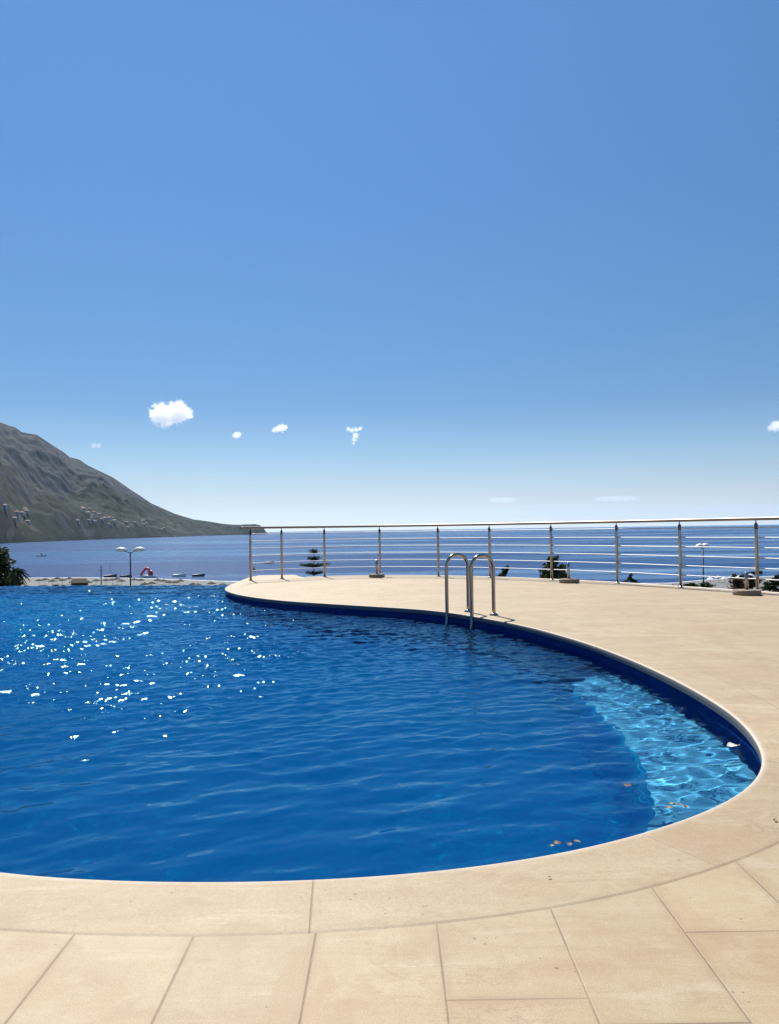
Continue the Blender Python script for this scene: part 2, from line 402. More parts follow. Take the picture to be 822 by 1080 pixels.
# shallow entry bench at the right end
BZ = -.47
ben = [(1.80, 6.22), (1.6, 6.18), (1.42, 6.05), (1.34, 5.75), (1.33, 5.3), (1.34, 4.7), (1.27, 3.95), (1.16, 3.5), (1.03, 3.15), (.9, 2.85), (.72, 2.5)]
bs = smooth_open(resample(ben, .05), 6)
i0 = int(np.argmin(np.linalg.norm(wall - bs[0], axis=1))); i1 = int(np.argmin(np.linalg.norm(wall - bs[-1], axis=1)))
poly = [tuple(p) for p in bs] + [tuple(p) for p in wall[min(i0, i1):max(i0, i1) + 1][::-1]]
bm = bmesh.new(); tv = [bm.verts.new((x, y, BZ)) for x, y in poly]; bm.faces.new(tv); bmesh.ops.triangulate(bm, faces=bm.faces)
pb = bm_obj('pool_bench', bm, M_bench); tag(pb, kind='structure')
nb = len(bs)
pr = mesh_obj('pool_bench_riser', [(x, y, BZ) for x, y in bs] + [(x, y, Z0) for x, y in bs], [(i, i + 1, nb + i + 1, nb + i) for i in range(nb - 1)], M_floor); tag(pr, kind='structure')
for o in (pw, pf, pb, pr): o.cycles.is_caustics_receiver = True

# ------------------------------------------------------------------ coping ring
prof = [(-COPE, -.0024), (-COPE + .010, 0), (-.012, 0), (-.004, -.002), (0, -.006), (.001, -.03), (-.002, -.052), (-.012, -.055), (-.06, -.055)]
prof = [(o - 0.0, z) for o, z in prof]
verts = []; uvs = []
j0 = None
for i in range(nE):
    for o, z in prof:
        q = edge[i] + nin[i] * o
        verts.append((q[0], q[1], z + .0022)); uvs.append((arc[i], -o))
k = len(prof)
faces = [(i * k + j, i * k + j + 1, (i + 1) * k + j + 1, (i + 1) * k + j) for i in range(nE - 1) for j in range(k - 1)]
cope = mesh_obj('pool_coping', verts, faces, M_cope); tag(cope, kind='structure')
# arc position of the visible joint
ja = arc[int(np.argmin(np.linalg.norm(edge - np.array((-.235, 2.234)), axis=1)))]
ul = cope.data.uv_layers.new(name='UVMap')
for lp in cope.data.loops: ul.data[lp.index].uv = (uvs[lp.vertex_index][0] - ja + 1.085 * 40, uvs[lp.vertex_index][1])
cope.data.materials.append(M_edge_shade)
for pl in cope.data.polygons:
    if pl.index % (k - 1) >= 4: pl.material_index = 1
    if 1 <= pl.index % (k - 1) <= 4: pl.use_smooth = pl.index % (k - 1) >= 2

# ------------------------------------------------------------------ deck sheet
po = smooth_open(resample(posts, .1), 8)
nn = normals_in(po)
if nn[len(nn) // 2][1] < 0: nn = -nn
rim = po + nn * .12
rim = [tuple(p) for p in rim if p[0] > -1.9]
outer_b = [(-3.09, weir_y(-3.09) + .0)] + [(-3.11, 17.0), (-3.02, 17.75), (-2.2, 17.80), (-1.98, 17.0)] + rim + [(7.6, 6.0), (7.8, 0), (7.8, -7), (-17, -7), (-17, weir_y(-17)), (-12.9, weir_y(-12.6))]
ov = edge - nin * (COPE - .03)
inner_b = [tuple(p) for p in ov[::3]]
if math.dist(inner_b[-1], ov[-1]) > 1e-6: inner_b.append(tuple(ov[-1]))
bm = bmesh.new()
polyv = [bm.verts.new((x, y, 0)) for x, y in outer_b[:0] + outer_b]
inn = [bm.verts.new((x, y, 0)) for x, y in inner_b[::-1]]
# walk: outer boundary from tip round to the far left, then back along the coping's outer side
allv = polyv + inn
bm.faces.new(allv); r = bmesh.ops.triangulate(bm, faces=bm.faces)
be = [e for e in bm.edges if len(e.link_faces) == 1]
ex = bmesh.ops.extrude_edge_only(bm, edges=be)
bmesh.ops.translate(bm, verts=[q for q in ex['geom'] if isinstance(q, bmesh.types.BMVert)], vec=(0, 0, -.25))
deck = bm_obj('pool_deck', bm, M_deck); tag(deck, kind='structure')
# retaining wall below the terrace
M_conc, n, l, b = mat('render_wall', (.55, .5, .42), .8)
ob = np.array(outer_b); cen = np.array((0, 8.0)); ob2 = ob + (cen - ob) / np.linalg.norm(cen - ob, axis=1)[:, None] * .08
v = [(x, y, -.2) for x, y in ob2] + [(x, y, -7) for x, y in ob2]
rw = mesh_obj('terrace_retaining_wall', v, [(i, i + 1, len(ob2) + i + 1, len(ob2) + i) for i in range(1, len(ob2) - 2)], M_conc); tag(rw, kind='structure')
# low kerb outside the railing posts
M_kerb, n, l, b = mat('pale_kerb', rough=.7); g = G(M_kerb)
l.new(g.mix(g.noise(g.pos(), 5, 6), (.50, .43, .34), (.66, .59, .49)), b.inputs['Base Color'])
kp = [Vector((x, y, 0)) for x, y in rim]
v = []
for i, p in enumerate(kp):
    t = (kp[min(i + 1, len(kp) - 1)] - kp[max(i - 1, 0)]).normalized(); q = Vector((-t.y, t.x, 0))
    if q.y < 0 and abs(q.y) > .2 or q.x < 0 and abs(q.y) <= .2: q = -q
    for o, z in ((.003, -.2), (.003, .004), (.010, .010), (.10, .010), (.11, .004), (.11, -.2)): v.append(p + q * (o - .03) + Vector((0, 0, z)))
kb = mesh_obj('terrace_kerb', v, [(i * 6 + j, i * 6 + j + 1, (i + 1) * 6 + j + 1, (i + 1) * 6 + j) for i in range(len(kp) - 1) for j in range(5)], M_kerb); tag(kb, kind='structure')

# ------------------------------------------------------------------ sea
m, n, l, b = mat('sea_water', (.012, .055, .115), .18); g = G(m); b.inputs['Specular IOR Level'].default_value = .09
p = g.pos()
slick = g.noise(g.mapping(p, (.0011, .0065, 1), (0, 0, R(4))), 1.0, 5, .6, .7)
sl = g.ramp(slick, [(.46, 0.0), (.62, 1.0)])
l.new(g.mix(sl, (.003, .034, .125), (.06, .14, .27)), b.inputs['Base Color'])
l.new(g.math('ADD', .32, g.math('MULTIPLY', sl, -.16)), b.inputs['Roughness'])
b.inputs['IOR'].default_value = 1.33
h = g.math('ADD', g.noise(g.mapping(p, (.5, 1, 1), (0, 0, R(10))), .22, 6, .65), g.math('MULTIPLY', g.noise(p, .03, 4), 2.0))
l.new(g.bump(h, 1.0, .9), b.inputs['Normal'])
bm = bmesh.new()
bmesh.ops.create_circle(bm, cap_ends=True, radius=60000, segments=128)
sea = bm_obj('sea', bm, m); sea.location = (0, 0, -20); tag(sea, kind='structure')

# ------------------------------------------------------------------ hillside and beach below the terrace
def smoothstep(a, b, x):
    t = np.clip((x - a) / (b - a), 0, 1); return t * t * (3 - 2 * t)
def shore_dist(az):                       # degrees -> metres of the waterline
    return np.interp(az, [-90, -40, -26.7, -20, -16.5, -12, 0, 14, 20, 22, 26, 40, 90], [420, 430, 425, 392, 368, 335, 300, 290, 300, 318, 345, 360, 380])
azs = np.linspace(-180, 180, 361); ts = np.r_[np.linspace(0, 1, 60)]
v = []; nr = len(ts)
for a in azs:
    S = float(shore_dist(np.clip(a, -90, 90)))
    for t in ts:
        r_ = 5 + (S + 14 - 5) * t
        x, y = r_ * math.sin(R(a)), r_ * math.cos(R(a))
        flat = S - 140
        z = -5.2 - 13.2 * float(smoothstep(25, flat, r_))
        if r_ > flat: z = -18.4 - 1.4 * (r_ - flat) / 140.0
        if r_ > S - 4: z = -19.72 - (r_ - (S - 4)) * .05
        z += (noise.noise(Vector((x * .05, y * .05, 0))) * .9) * (1 - float(smoothstep(flat - 30, flat, r_)))
        if a < -100 or a > 100: z = -5.2
        v.append((x, y, z))
f = [(i * nr + j, i * nr + j + 1, (i + 1) * nr + j + 1, (i + 1) * nr + j) for i in range(len(azs) - 1) for j in range(nr - 1)]
m, n, l, b = mat('ground_scrub_and_shingle', rough=.9); g = G(m)
p = g.pos(); X = g.xyz(p)
scrub = g.mix(g.noise(p, .5, 6, .7), (.035, .05, .02), (.13, .12, .07))
beach_c = g.mix(g.noise(p, .35, 6, .7), (.06, .06, .055), (.21, .22, .22))
fz = g.ramp(g.math('ADD', g.math('MULTIPLY', g.math('ADD', X[2], 18.4), -.8), g.math('MULTIPLY', g.math('SUBTRACT', g.noise(p, .12, 4), .5), 1.0)), [(.0, 0.0), (.5, 1.0)])
l.new(g.mix(fz, scrub, beach_c), b.inputs['Base Color'])
l.new(g.bump(g.noise(p, 1.5, 6), .6, .5), b.inputs['Normal'])
gd = mesh_obj('ground', v, f, m, smooth=True); tag(gd, kind='structure')

# ------------------------------------------------------------------ mountain across the bay (polar height field)
SKY = [(-75, .09), (-60, .15), (-45, .19), (-36, .165), (-30, .142), (-26.75, .1305), (-26.25, .1276), (-25.85, .1257), (-25.45, .1204), (-24.52, .118), (-24.05, .1124), (-23.41, .1048), (-22.75, .0972), (-22.45, .0925),
       (-21.85, .0898), (-21.3, .0829), (-19.64, .0683), (-18.64, .0556), (-17.12, .0369), (-15.57, .0242), (-14.26, .0168), (-13.13, .0138), (-12.2, .0108), (-11.5, .0095), (-11.05, .0092), (-10.5, .0096), (-9.89, .0098), (-9.5, .0082), (-9.25, .004), (-9.0, -.003)]
SH = [(-75, 1500), (-45, 1750), (-26.77, 2212), (-23.3, 2720), (-19.7, 3350), (-15.8, 4300), (-11.9, 5600), (-9.0, 6100)]
def mount(az, t):
    az = float(az)
    s = float(np.interp(az, *zip(*SH))); e = float(np.interp(az, *zip(*SKY)))
    wdt = float(np.interp(az, [-75, -26, -20, -15, -12, -9], [3000, 2600, 2100, 1100, 420, 120]))
    r_ = s + wdt * t
    hr = max(0, (s + wdt) * e + 21)         # height above the sea at the ridge
    x, y = r_ * math.sin(R(az)), r_ * math.cos(R(az))
    if t <= 1:
        prof = .10 * min(1, t / .08) + .16 * t + .74 * t ** 1.55
        spur = noise.noise(Vector((az * .42, t * 1.3, 2.0)))
        env = math.sin(math.pi * min(1, t)) ** .8
        z = hr * (prof + .17 * spur * env)
        q = Vector((x * .0016, y * .0016, 0))
        z += env * hr * .17 * (noise.hetero_terrain(q, .9, 2.1, 6, .7) - .75)
        q = Vector((x * .006, y * .006, 3)); rid = 1 - abs(noise.noise(q)) * 2
        z += env * min(hr, 400) * .05 * rid + env * 9 * noise.noise(q * 5)
        # wooded foothill in front at the left
        fh = 215 * math.exp(-((t - .27) / .13) ** 2) * float(smoothstep(-17.5, -25.5, az)) if az < -15 else 0
        fh *= 1 + .25 * noise.noise(Vector((az * .9, t * 5, 9)))
        z = max(z, fh * (1 - .0)) if fh > z else z + .0
        z = min(z, (e * r_ + 21) * (.975 + .02 * noise.noise(Vector((az * 2, t * 6, 4)))) if t < .995 else z)
        z += 5 * noise.noise(Vector((x * .03, y * .03, 5))) * min(1, t * 20) * min(1, (1.02 - t) * 6)
        if z < 2: z = min(z, 2) if t < .02 else 2
    else:
        z = hr * (1 - (t - 1) * 1.1)
    return x, y, z - 20.3 if t > 0.001 else -23
aza = np.r_[np.linspace(-75, -30, 90), np.linspace(-29.8, -9.0, 620)]
tt = np.r_[0, .004, np.linspace(.012, 1, 230), 1.12, 1.4, 1.8]
v = [mount(a, t) for a in aza for t in tt]; nt = len(tt)
f = [(i * nt + j, i * nt + j + 1, (i + 1) * nt + j + 1, (i + 1) * nt + j) for i in range(len(aza) - 1) for j in range(nt - 1)]
m, n, l, b = mat('mountain_scrub_rock', rough=.95); g = G(m); b.inputs['Specular IOR Level'].default_value = .1
p = g.pos(); X = g.xyz(p)
gn = n.new('ShaderNodeNewGeometry'); slope = g.xyz(gn.outputs['Normal'])[2]
n1 = g.noise(p, .0022, 8, .62); n2 = g.noise(p, .012, 8, .7); n3 = g.noise(p, .05, 5, .7)
green = g.mix(g.ramp(n2, [(.35, 0.0), (.65, 1.0)]), (.006, .012, .010), (.024, .034, .020))
rock = g.mix(g.ramp(n3, [(.35, 0.0), (.65, 1.0)]), (.018, .026, .043), (.070, .077, .098))
alt = g.ramp(g.math('MULTIPLY', g.math('ADD', X[2], 20.0), 1 / 700.0), [(.10, 0.0), (.30, .45), (.45, 1.0)])
rk = g.math('ADD', g.math('MULTIPLY', n1, .9), g.math('MULTIPLY', n2, .8))
rk = g.math('SUBTRACT', g.math('ADD', rk, g.math('MULTIPLY', alt, .32)), .10)
rk = g.math('ADD', rk, g.math('MULTIPLY', g.math('SUBTRACT', .9, slope), .35))
col = g.mix(g.ramp(rk, [(.99, 0.0), (1.10, .9)]), green, rock)
bare = g.ramp(g.noise(g.mapping(p, (1, 1, 2.5)), .006, 5, .6, 1.0), [(.57, 0.0), (.63, 1.0)])
col = g.mix(g.math('MULTIPLY', bare, .6), col, (.13, .115, .11))
fleck = g.ramp(n3, [(.35, 0.0), (.62, 1.0)])
col = g.mix(g.math('MULTIPLY', fleck, .55), col, (.008, .016, .010))
l.new(col, b.inputs['Base Color'])
mt = mesh_obj('mountain', v, f, m, smooth=True); tag(mt, kind='structure')

# ------------------------------------------------------------------ haze box
bm = bmesh.new(); box(bm, (-61000, -61000, -24), (61000, 61000, 1250))
m = bpy.data.materials.new('haze'); m.use_nodes = True; n = m.node_tree.nodes; l = m.node_tree.links
n.remove(n['Principled BSDF'])
pv = n.new('ShaderNodeVolumePrincipled'); pv.inputs['Density'].default_value = 1.4e-5; pv.inputs['Color'].default_value = (.60, .80, 1.0, 1); pv.inputs['Anisotropy'].default_value = .3
l.new(pv.outputs[0], n['Material Output'].inputs['Volume'])
hz = bm_obj('haze', bm, m); tag(hz, kind='stuff')

# ------------------------------------------------------------------ stainless steel
M_steel, n, l, b = mat('brushed_steel', (.40, .385, .36), .27, 1.0); g = G(M_steel)
p = g.pos()
l.new(g.math('ADD', .20, g.math('MULTIPLY', g.noise(g.mapping(p, (20, 20, 2)), 6, 4), .18)), b.inputs['Roughness'])
l.new(g.mix(g.noise(p, 7, 5), (.27, .24, .21), (.50, .48, .45)), b.inputs['Base Color'])
M_rod, n, l, b = mat('steel_rod', (.50, .51, .53), .6, 1.0)
M_hand, n, l, b = mat('weathered_bronze_rail', (.26, .215, .185), .45, .7)
M_cap, n, l, b = mat('dark_post_cap', (.09, .085, .08), .4, .6)

# ------------------------------------------------------------------ railing
rail = empty('metal_railing', (0, 0, 0))
tag(rail, 'curved stainless steel railing with six thin horizontal rods along the far edge of the terrace', 'railing')
H = 1.107
curve = resample([(-3.03, 15.66)] + posts, .12)
bm = bmesh.new(); tube(bm, [(x, y, H - .022) for x, y in curve], .024, 14); bm_obj('handrail', bm, M_hand, rail, True)
inn_c = resample(posts, .12)
for z in (.20, .355, .508, .658, .808, .958):
    bm = bmesh.new(); tube(bm, [(x, y, z) for x, y in inn_c], .0078, 8); bm_obj('rod', bm, M_rod, rail, True)
for i, (x, y) in enumerate(posts):
    j = int(np.argmin(np.linalg.norm(inn_c - np.array((x, y)), axis=1))); x, y = inn_c[j]
    bm = bmesh.new(); lathe(bm, [(.0225, 0), (.0225, 1.0), (.020, 1.012), (.012, 1.02)], 16, (x, y, 0)); po_ = bm_obj('post', bm, M_steel, rail, False)
    for q in po_.data.polygons: q.use_smooth = abs(q.normal.z) < .3
    bm = bmesh.new(); lathe(bm, [(.045, .001), (.047, .004), (.045, .010), (.028, .016), (.0235, .024)], 20, (x, y, 0)); bm_obj('base_flange', bm, M_steel, po_, True)
    bm = bmesh.new(); lathe(bm, [(.0235, .93), (.0245, 1.0), (.021, 1.016), (.008, 1.03), (.007, 1.085)], 14, (x, y, 0)); bm_obj('top_pin', bm, M_cap, po_, True)

# ------------------------------------------------------------------ pool ladder
lad = empty('pool_ladder', (.95, 9.1, 0))
tag(lad, 'stainless steel pool ladder with two hooped handrails standing at the pool edge', 'pool ladder')
M_chrome, n, l, b = mat('polished_steel', (.40, .345, .285), .18, 1.0)
Dp = [Vector((.93, 9.30, 0)), Vector((1.18, 8.89, 0))]; dirw = Vector((-.87, -.45, 0)).normalized()
for q in Dp:
    span = .30; rad = span / 2; zt = .70
    pts = [q + Vector((0, 0, z)) for z in np.linspace(0, zt - rad, 8)]
    for a in np.linspace(0, math.pi, 18)[1:]:
        pts.append(q + dirw * (rad - rad * math.cos(a)) + Vector((0, 0, zt - rad + rad * math.sin(a) * .95)))
    pts += [q + dirw * span + Vector((0, 0, z)) for z in np.linspace(zt - rad - .05, -.05, 8)]
    pts += [q + dirw * (span + .01) + Vector((0, 0, z)) for z in np.linspace(-.15, -1.15, 8)]
    pts = [p - lad.location for p in pts]
    bm = bmesh.new(); tube(bm, pts, .0215, 16); hp = bm_obj('handrail', bm, M_chrome, lad, True)
    bm = bmesh.new(); c = q - lad.location; lathe(bm, [(.050, .003), (.052, .008), (.048, .016), (.030, .026), (.023, .034)], 24, c); bm_obj('base_flange', bm, M_chrome, hp, True)
for z in (-.35, -.62, -.89):
    a = Dp[0] + dirw * .31 + Vector((0, 0, z)) - lad.location; c = Dp[1] + dirw * .31 + Vector((0, 0, z)) - lad.location
    d = (c - a).normalized(); ln = (c - a).length
    mt_ = Matrix((d, dirw, Vector((0, 0, 1)))).transposed().to_4x4(); mt_.translation = a
    bm = bmesh.new(); box(bm, (0, -.04, -.012), (ln, .04, .012), mt_); bmesh.ops.bevel(bm, geom=bm.edges[:], offset=.005, segments=2, affect='EDGES')
    bm_obj('step', bm, M_chrome, lad)

# ------------------------------------------------------------------ parasol bases
M_base, n, l, b = mat('weathered_granite', rough=.85); g = G(M_base)
p = g.pos()
l.new(g.mix(g.noise(p, 40, 6, .7), (.13, .10, .07), (.34, .28, .21)), b.inputs['Base Color']); l.new(g.bump(g.noise(p, 60, 4), .6, .01), b.inputs['Normal'])
for (x, y, r_, hh, dx, lab) in ((-.288, 16.35, .165, .37, .0, 'round granite parasol base with a short steel stub left of the pool ladder'),
                            (3.22, 13.95, .18, .37, -.01, 'round granite parasol base with its stub beside the conical evergreen tree, middle of the three'),
                            (5.08, 11.05, .19, .32, .0, 'round granite parasol base with its stub nearest the right end of the railing')):
    t = empty('parasol_base', (x, y, 0)); tag(t, lab, 'parasol base', 'parasol bases on the terrace')
    bm = bmesh.new(); lathe(bm, [(r_ * .96, .002), (r_, .012), (r_, .058), (r_ * .96, .070), (.04, .075)], 40); o = bm_obj('weight', bm, M_base, t)
    for q in o.data.polygons: q.use_smooth = abs(q.normal.z) < .5
    bm = bmesh.new(); lathe(bm, [(.024, .07), (.024, hh), (.019, hh + .003)], 18, (dx, 0, 0)); o = bm_obj('stub_pole', bm, M_steel, t)
    for q in o.data.polygons: q.use_smooth = abs(q.normal.z) < .5
    bm = bmesh.new(); tube(bm, [(dx, -.02, hh - .06), (dx, -.055, hh - .06)], .006, 8); lathe(bm, [(.018, -.01), (.018, .01)], 10, (dx, -.058, hh - .06)); bm_obj('clamp_knob', bm, M_cap, o)

# ------------------------------------------------------------------ trees and shrubs
def leaf_mat(name, c1, c2):
    m, n, l, b = mat(name, rough=.6); g = G(m)
    oi = n.new('ShaderNodeNewGeometry')
    rp = oi.outputs['Random Per Island']
    l.new(g.mix(rp, c1, c2), b.inputs['Base Color'])
    b.inputs['Specular IOR Level'].default_value = .25
    tr = n.new('ShaderNodeBsdfTranslucent'); tr.inputs[0].default_value = (*c2, 1)
    mx = n.new('ShaderNodeMixShader'); mx.inputs[0].default_value = .18
    l.new(b.outputs[0], mx.inputs[1]); l.new(tr.outputs[0], mx.inputs[2]); l.new(mx.outputs[0], n['Material Output'].inputs[0])
    return m
M_pine = leaf_mat('dark_needles', (.012, .022, .009), (.045, .070, .022))
M_leaf = leaf_mat('dark_leaves', (.016, .028, .010), (.065, .095, .026))
M_brown = leaf_mat('brown_reed', (.05, .032, .018), (.12, .075, .04))
M_bark, n, l, b = mat('bark', (.09, .065, .045), .9)
def clump(V, Fc, rng, c, rx, rz, cnt, s, flat=.5):
    for _ in range(cnt):
        d = Vector((rng.gauss(0, 1), rng.gauss(0, 1), rng.gauss(0, 1))).normalized() * rng.random() ** .4
        p = c + Vector((d.x * rx, d.y * rx, d.z * rz))
        a = Vector((rng.gauss(0, 1), rng.gauss(0, 1), rng.gauss(0, flat))).normalized(); b_ = a.orthogonal().normalized()
        b_ = Matrix.Rotation(rng.random() * 6.28, 3, a) @ b_
        L = s * rng.uniform(.6, 1.4); W = L * .35; i = len(V)
        V += [p - a * L, p + b_ * W, p + a * L, p - b_ * W]; Fc.append((i, i + 1, i + 2, i + 3))
def tree(name, lab, loc, puffs, height, m, cnt=260, s=.11, seed=1, group=None, trunk_r=.14, cat='tree'):
    t = empty(name, loc); tag(t, lab, cat, group)
    rng = random.Random(seed); V = []; Fc = []
    bm = bmesh.new(); top = max(p[2] + p[4] * .3 for p in puffs)
    pts = [(0, 0, 0)]; steps = 6; tx, ty = [(p[0], p[1]) for p in puffs if p[2] == max(q[2] for q in puffs)][0]
    pts = [(tx * (k / steps) ** 2 + rng.uniform(-.03, .03), ty * (k / steps) ** 2, top * k / steps) for k in range(steps + 1)]
    tube(bm, pts, [trunk_r * (1 - .8 * k / steps) for k in range(steps + 1)], 8)
    for p in puffs:
        c = Vector(p[:3]); k = min(.9, max(.15, (c.z - p[4]) / top * .8)); i = int(k * steps); st = Vector(pts[i])
        tube(bm, [st, st.lerp(c, .5) + Vector((0, 0, -.05)), c], [trunk_r * .4, trunk_r * .25, trunk_r * .08], 6)
        nsub = max(4, int(cnt * p[3] ** 1.2 / 30) + 4)
        for _ in range(nsub * 3):
            d = Vector((rng.gauss(0, 1), rng.gauss(0, 1), rng.gauss(0, 1))).normalized() * rng.uniform(.35, 1.0)
            cc = c + Vector((d.x * p[3], d.y * p[3], d.z * p[4]))
            clump(V, Fc, rng, cc, p[3] * .30, p[4] * .26, int(cnt / 9), s)
    bm_obj('trunk', bm, M_bark, t, True)
    mesh_obj('crown', V, Fc, m, t)
    return t
# big evergreen at the left below the infinity edge
tree('evergreen_tree', 'large dark evergreen tree cut by the left border of the photo', (-31.2, 60, -7.4),
     [(0, 0, 6.3, 1.7, 1.25), (1.3, .3, 5.0, 1.1, 1.1), (-1.6, .6, 5.5, 1.8, 1.4), (2.5, -.2, 3.6, 1.0, .9), (.4, -.6, 4.4, 2.2, 1.6), (3.1, 0, 3.3, .6, .8), (-2.6, 0, 3.8, 2, 1.6), (1.2, 0, 2.8, 2.2, 1.2)], 7, M_pine, 420, .16, 3, trunk_r=.25)
# spiky palm beside it
t = empty('palm_tree', (-27.6, 57, -6.85)); tag(t, 'small dark palm with spiky fronds at the right side of the large evergreen', 'palm')
rng = random.Random(5); V = []; Fc = []
for k in range(46):
    a = rng.random() * 6.28; el = rng.uniform(-.5, 1.25); L = rng.uniform(.7, 1.1); c = Vector((0, 0, 5.2)); prev = c
    for j in range(1, 7):
        u = j / 6; p = c + Vector((math.cos(a) * math.cos(el), math.sin(a) * math.cos(el), math.sin(el))) * L * u + Vector((0, 0, -.75 * u * u))
        side = Vector((-math.sin(a), math.cos(a), 0)) * .16 * (1 - u * .8); i = len(V)
        for sgn in (1, -1):
            i = len(V); V += [prev, p, p + side * sgn * 1.2 + Vector((0, 0, -.10)), prev + side * sgn + Vector((0, 0, -.08))]; Fc.append((i, i + 1, i + 2, i + 3))
        prev = p
bm = bmesh.new(); tube(bm, [(0, 0, 0), (.05, 0, 2.5), (0, 0, 5.1)], [.17, .13, .14], 10); bm_obj('trunk', bm, M_bark, t, True)
mesh_obj('crown', V, Fc, M_pine, t)
# tiered conifer behind the railing
t = empty('tiered_conifer', (-4.93, 50, -8)); tag(t, 'dark conifer with separate flat tiers of branches behind the left part of the railing', 'conifer')
V = []; Fc = []; rng = random.Random(9); bm = bmesh.new()
tube(bm, [(0, 0, 0), (0, 0, 8.05)], [.13, .012], 8)
for z, R_, nb_ in ((7.70, .22, 6), (7.22, .36, 8), (6.75, .95, 9), (6.28, .62, 8), (5.72, 1.25, 10), (5.1, 1.4, 10), (4.4, 1.7, 10), (3.6, 1.9, 10)):
    for k in range(nb_):
        a = 6.28 * k / nb_ + rng.uniform(-.25, .25); L = R_ * rng.uniform(.75, 1.05)
        end = Vector((math.cos(a) * L, math.sin(a) * L, .12 * L)); tube(bm, [(0, 0, z - .05), Vector((0, 0, z - .05)) + end * .5, Vector((0, 0, z)) + end], [.025, .018, .008], 5)
        for u in np.linspace(.12, 1, max(4, int(L * 10))):
            c = Vector((0, 0, z - .03)) + end * u
            clump(V, Fc, rng, c, .11 + .05 * u, .10 if R_ > .4 else .15, 16, .06, 1)
bm_obj('trunk', bm, M_bark, t, True); mesh_obj('crown', V, Fc, M_pine, t)
tree('conical_evergreen', 'dark conical evergreen tree behind the railing next to the middle parasol base', (9.5, 45, -5.7),
     [(0, 0, 4.75, .38, .42), (-.3, 0, 4.2, .55, .5), (.4, .1, 4.15, .5, .5), (0, 0, 3.6, .85, .6), (-.55, 0, 3.45, .5, .5), (.55, 0, 3.5, .5, .55), (0, 0, 2.7, 1.0, .7)], 5, M_leaf, 300, .09, 11)
tree('leaning_cypress', 'small dark leaning tree tip just right of the pool ladder', (6.3, 45, -6),
     [(.48, 0, 4.72, .14, .22), (.36, 0, 4.5, .2, .2), (.22, 0, 4.25, .28, .25), (.0, 0, 4.0, .42, .3), (-.05, 0, 3.5, .5, .45)], 5, M_pine, 300, .07, 12)
tree('dark_shrub', 'low dark shrub behind the railing in the second bay from the right', (13.95, 45, -6),
     [(.02, 0, 3.98, .17, .22), (-.15, 0, 3.72, .3, .2), (.22, 0, 3.66, .32, .2), (0, 0, 3.3, .5, .35)], 4, M_pine, 300, .07, 13, cat='shrub')
tree('low_shrub', 'tiny dark shrub tip over the kerb just right of the middle parasol base', (11.55, 45, -6),
     [(-.1, 0, 3.83, .16, .09), (.12, 0, 3.84, .16, .08), (0, 0, 3.5, .3, .2)], 4, M_leaf, 300, .06, 14, cat='shrub')
tree('reed_clump', 'brown dry bush behind the parasol base at the right end of the railing', (20.5, 45, -6),
     [(-.4, 0, 3.75, .45, .35), (.15, 0, 3.95, .35, .3), (.5, 0, 3.65, .5, .35), (0, 0, 3.2, .8, .5)], 4, M_brown, 300, .09, 15, cat='bush')
tree('dark_bush', 'dark green bush cut by the right border of the photo below the railing', (22.6, 45, -6),
     [(-.45, 0, 3.55, .4, .3), (.1, 0, 3.8, .45, .35), (.7, 0, 3.7, .6, .4), (0, 0, 3.2, .9, .5)], 4, M_pine, 300, .09, 16, cat='bush')
tree('low_hedge_shrub', 'low dark shrub at the foot of the lamp post with two overlapping heads', (17.6, 45, -6),
     [(-.9, 0, 3.42, .4, .14), (-.1, 0, 3.48, .5, .16), (.8, 0, 3.50, .5, .16), (0, 0, 3.1, .9, .3)], 4, M_pine, 260, .08, 17, cat='shrub')

# ------------------------------------------------------------------ street lamps
M_pole, n, l, b = mat('grey_painted_steel', (.06, .065, .07), .5, .2)
M_white, n, l, b = mat('white_lamp_housing', (.82, .83, .84), .35)
def lamp(loc, rz, lab, wide):
    t = empty('street_lamp', loc, rz); tag(t, lab, 'street lamp', 'street lamps below the terrace')
    hh = 6.4
    bm = bmesh.new(); lathe(bm, [(.11, 0), (.09, .6), (.065, 1.0), (.05, hh)], 14); bm_obj('pole', bm, M_pole, t, True)
    for s in (-1, 1):
        bm = bmesh.new(); tube(bm, [(0, 0, hh - .05), (s * wide * .3, 0, hh + .06), (s * wide * .5, 0, hh + .10)], .03, 8); bm_obj('arm', bm, M_pole, t, True)
        bm = bmesh.new(); bmesh.ops.create_uvsphere(bm, u_segments=20, v_segments=10, radius=1)
        bmesh.ops.scale(bm, vec=(wide * .46, .30, .24), verts=bm.verts)
        for q in bm.verts:
            if q.co.z < -.02: q.co.z *= .45
        bmesh.ops.translate(bm, vec=(s * wide * .72, 0, hh + .16), verts=bm.verts)
        bm_obj('lamp_head', bm, M_white, t, True)
lamp((-20.15, 60, -6.85), 0, 'grey lamp post with two white heads spread apart, standing below the infinity edge', 1.0)
lamp((24.25, 60, -7.2), R(48), 'dark lamp post with two overlapping white heads behind the right part of the railing', .85)

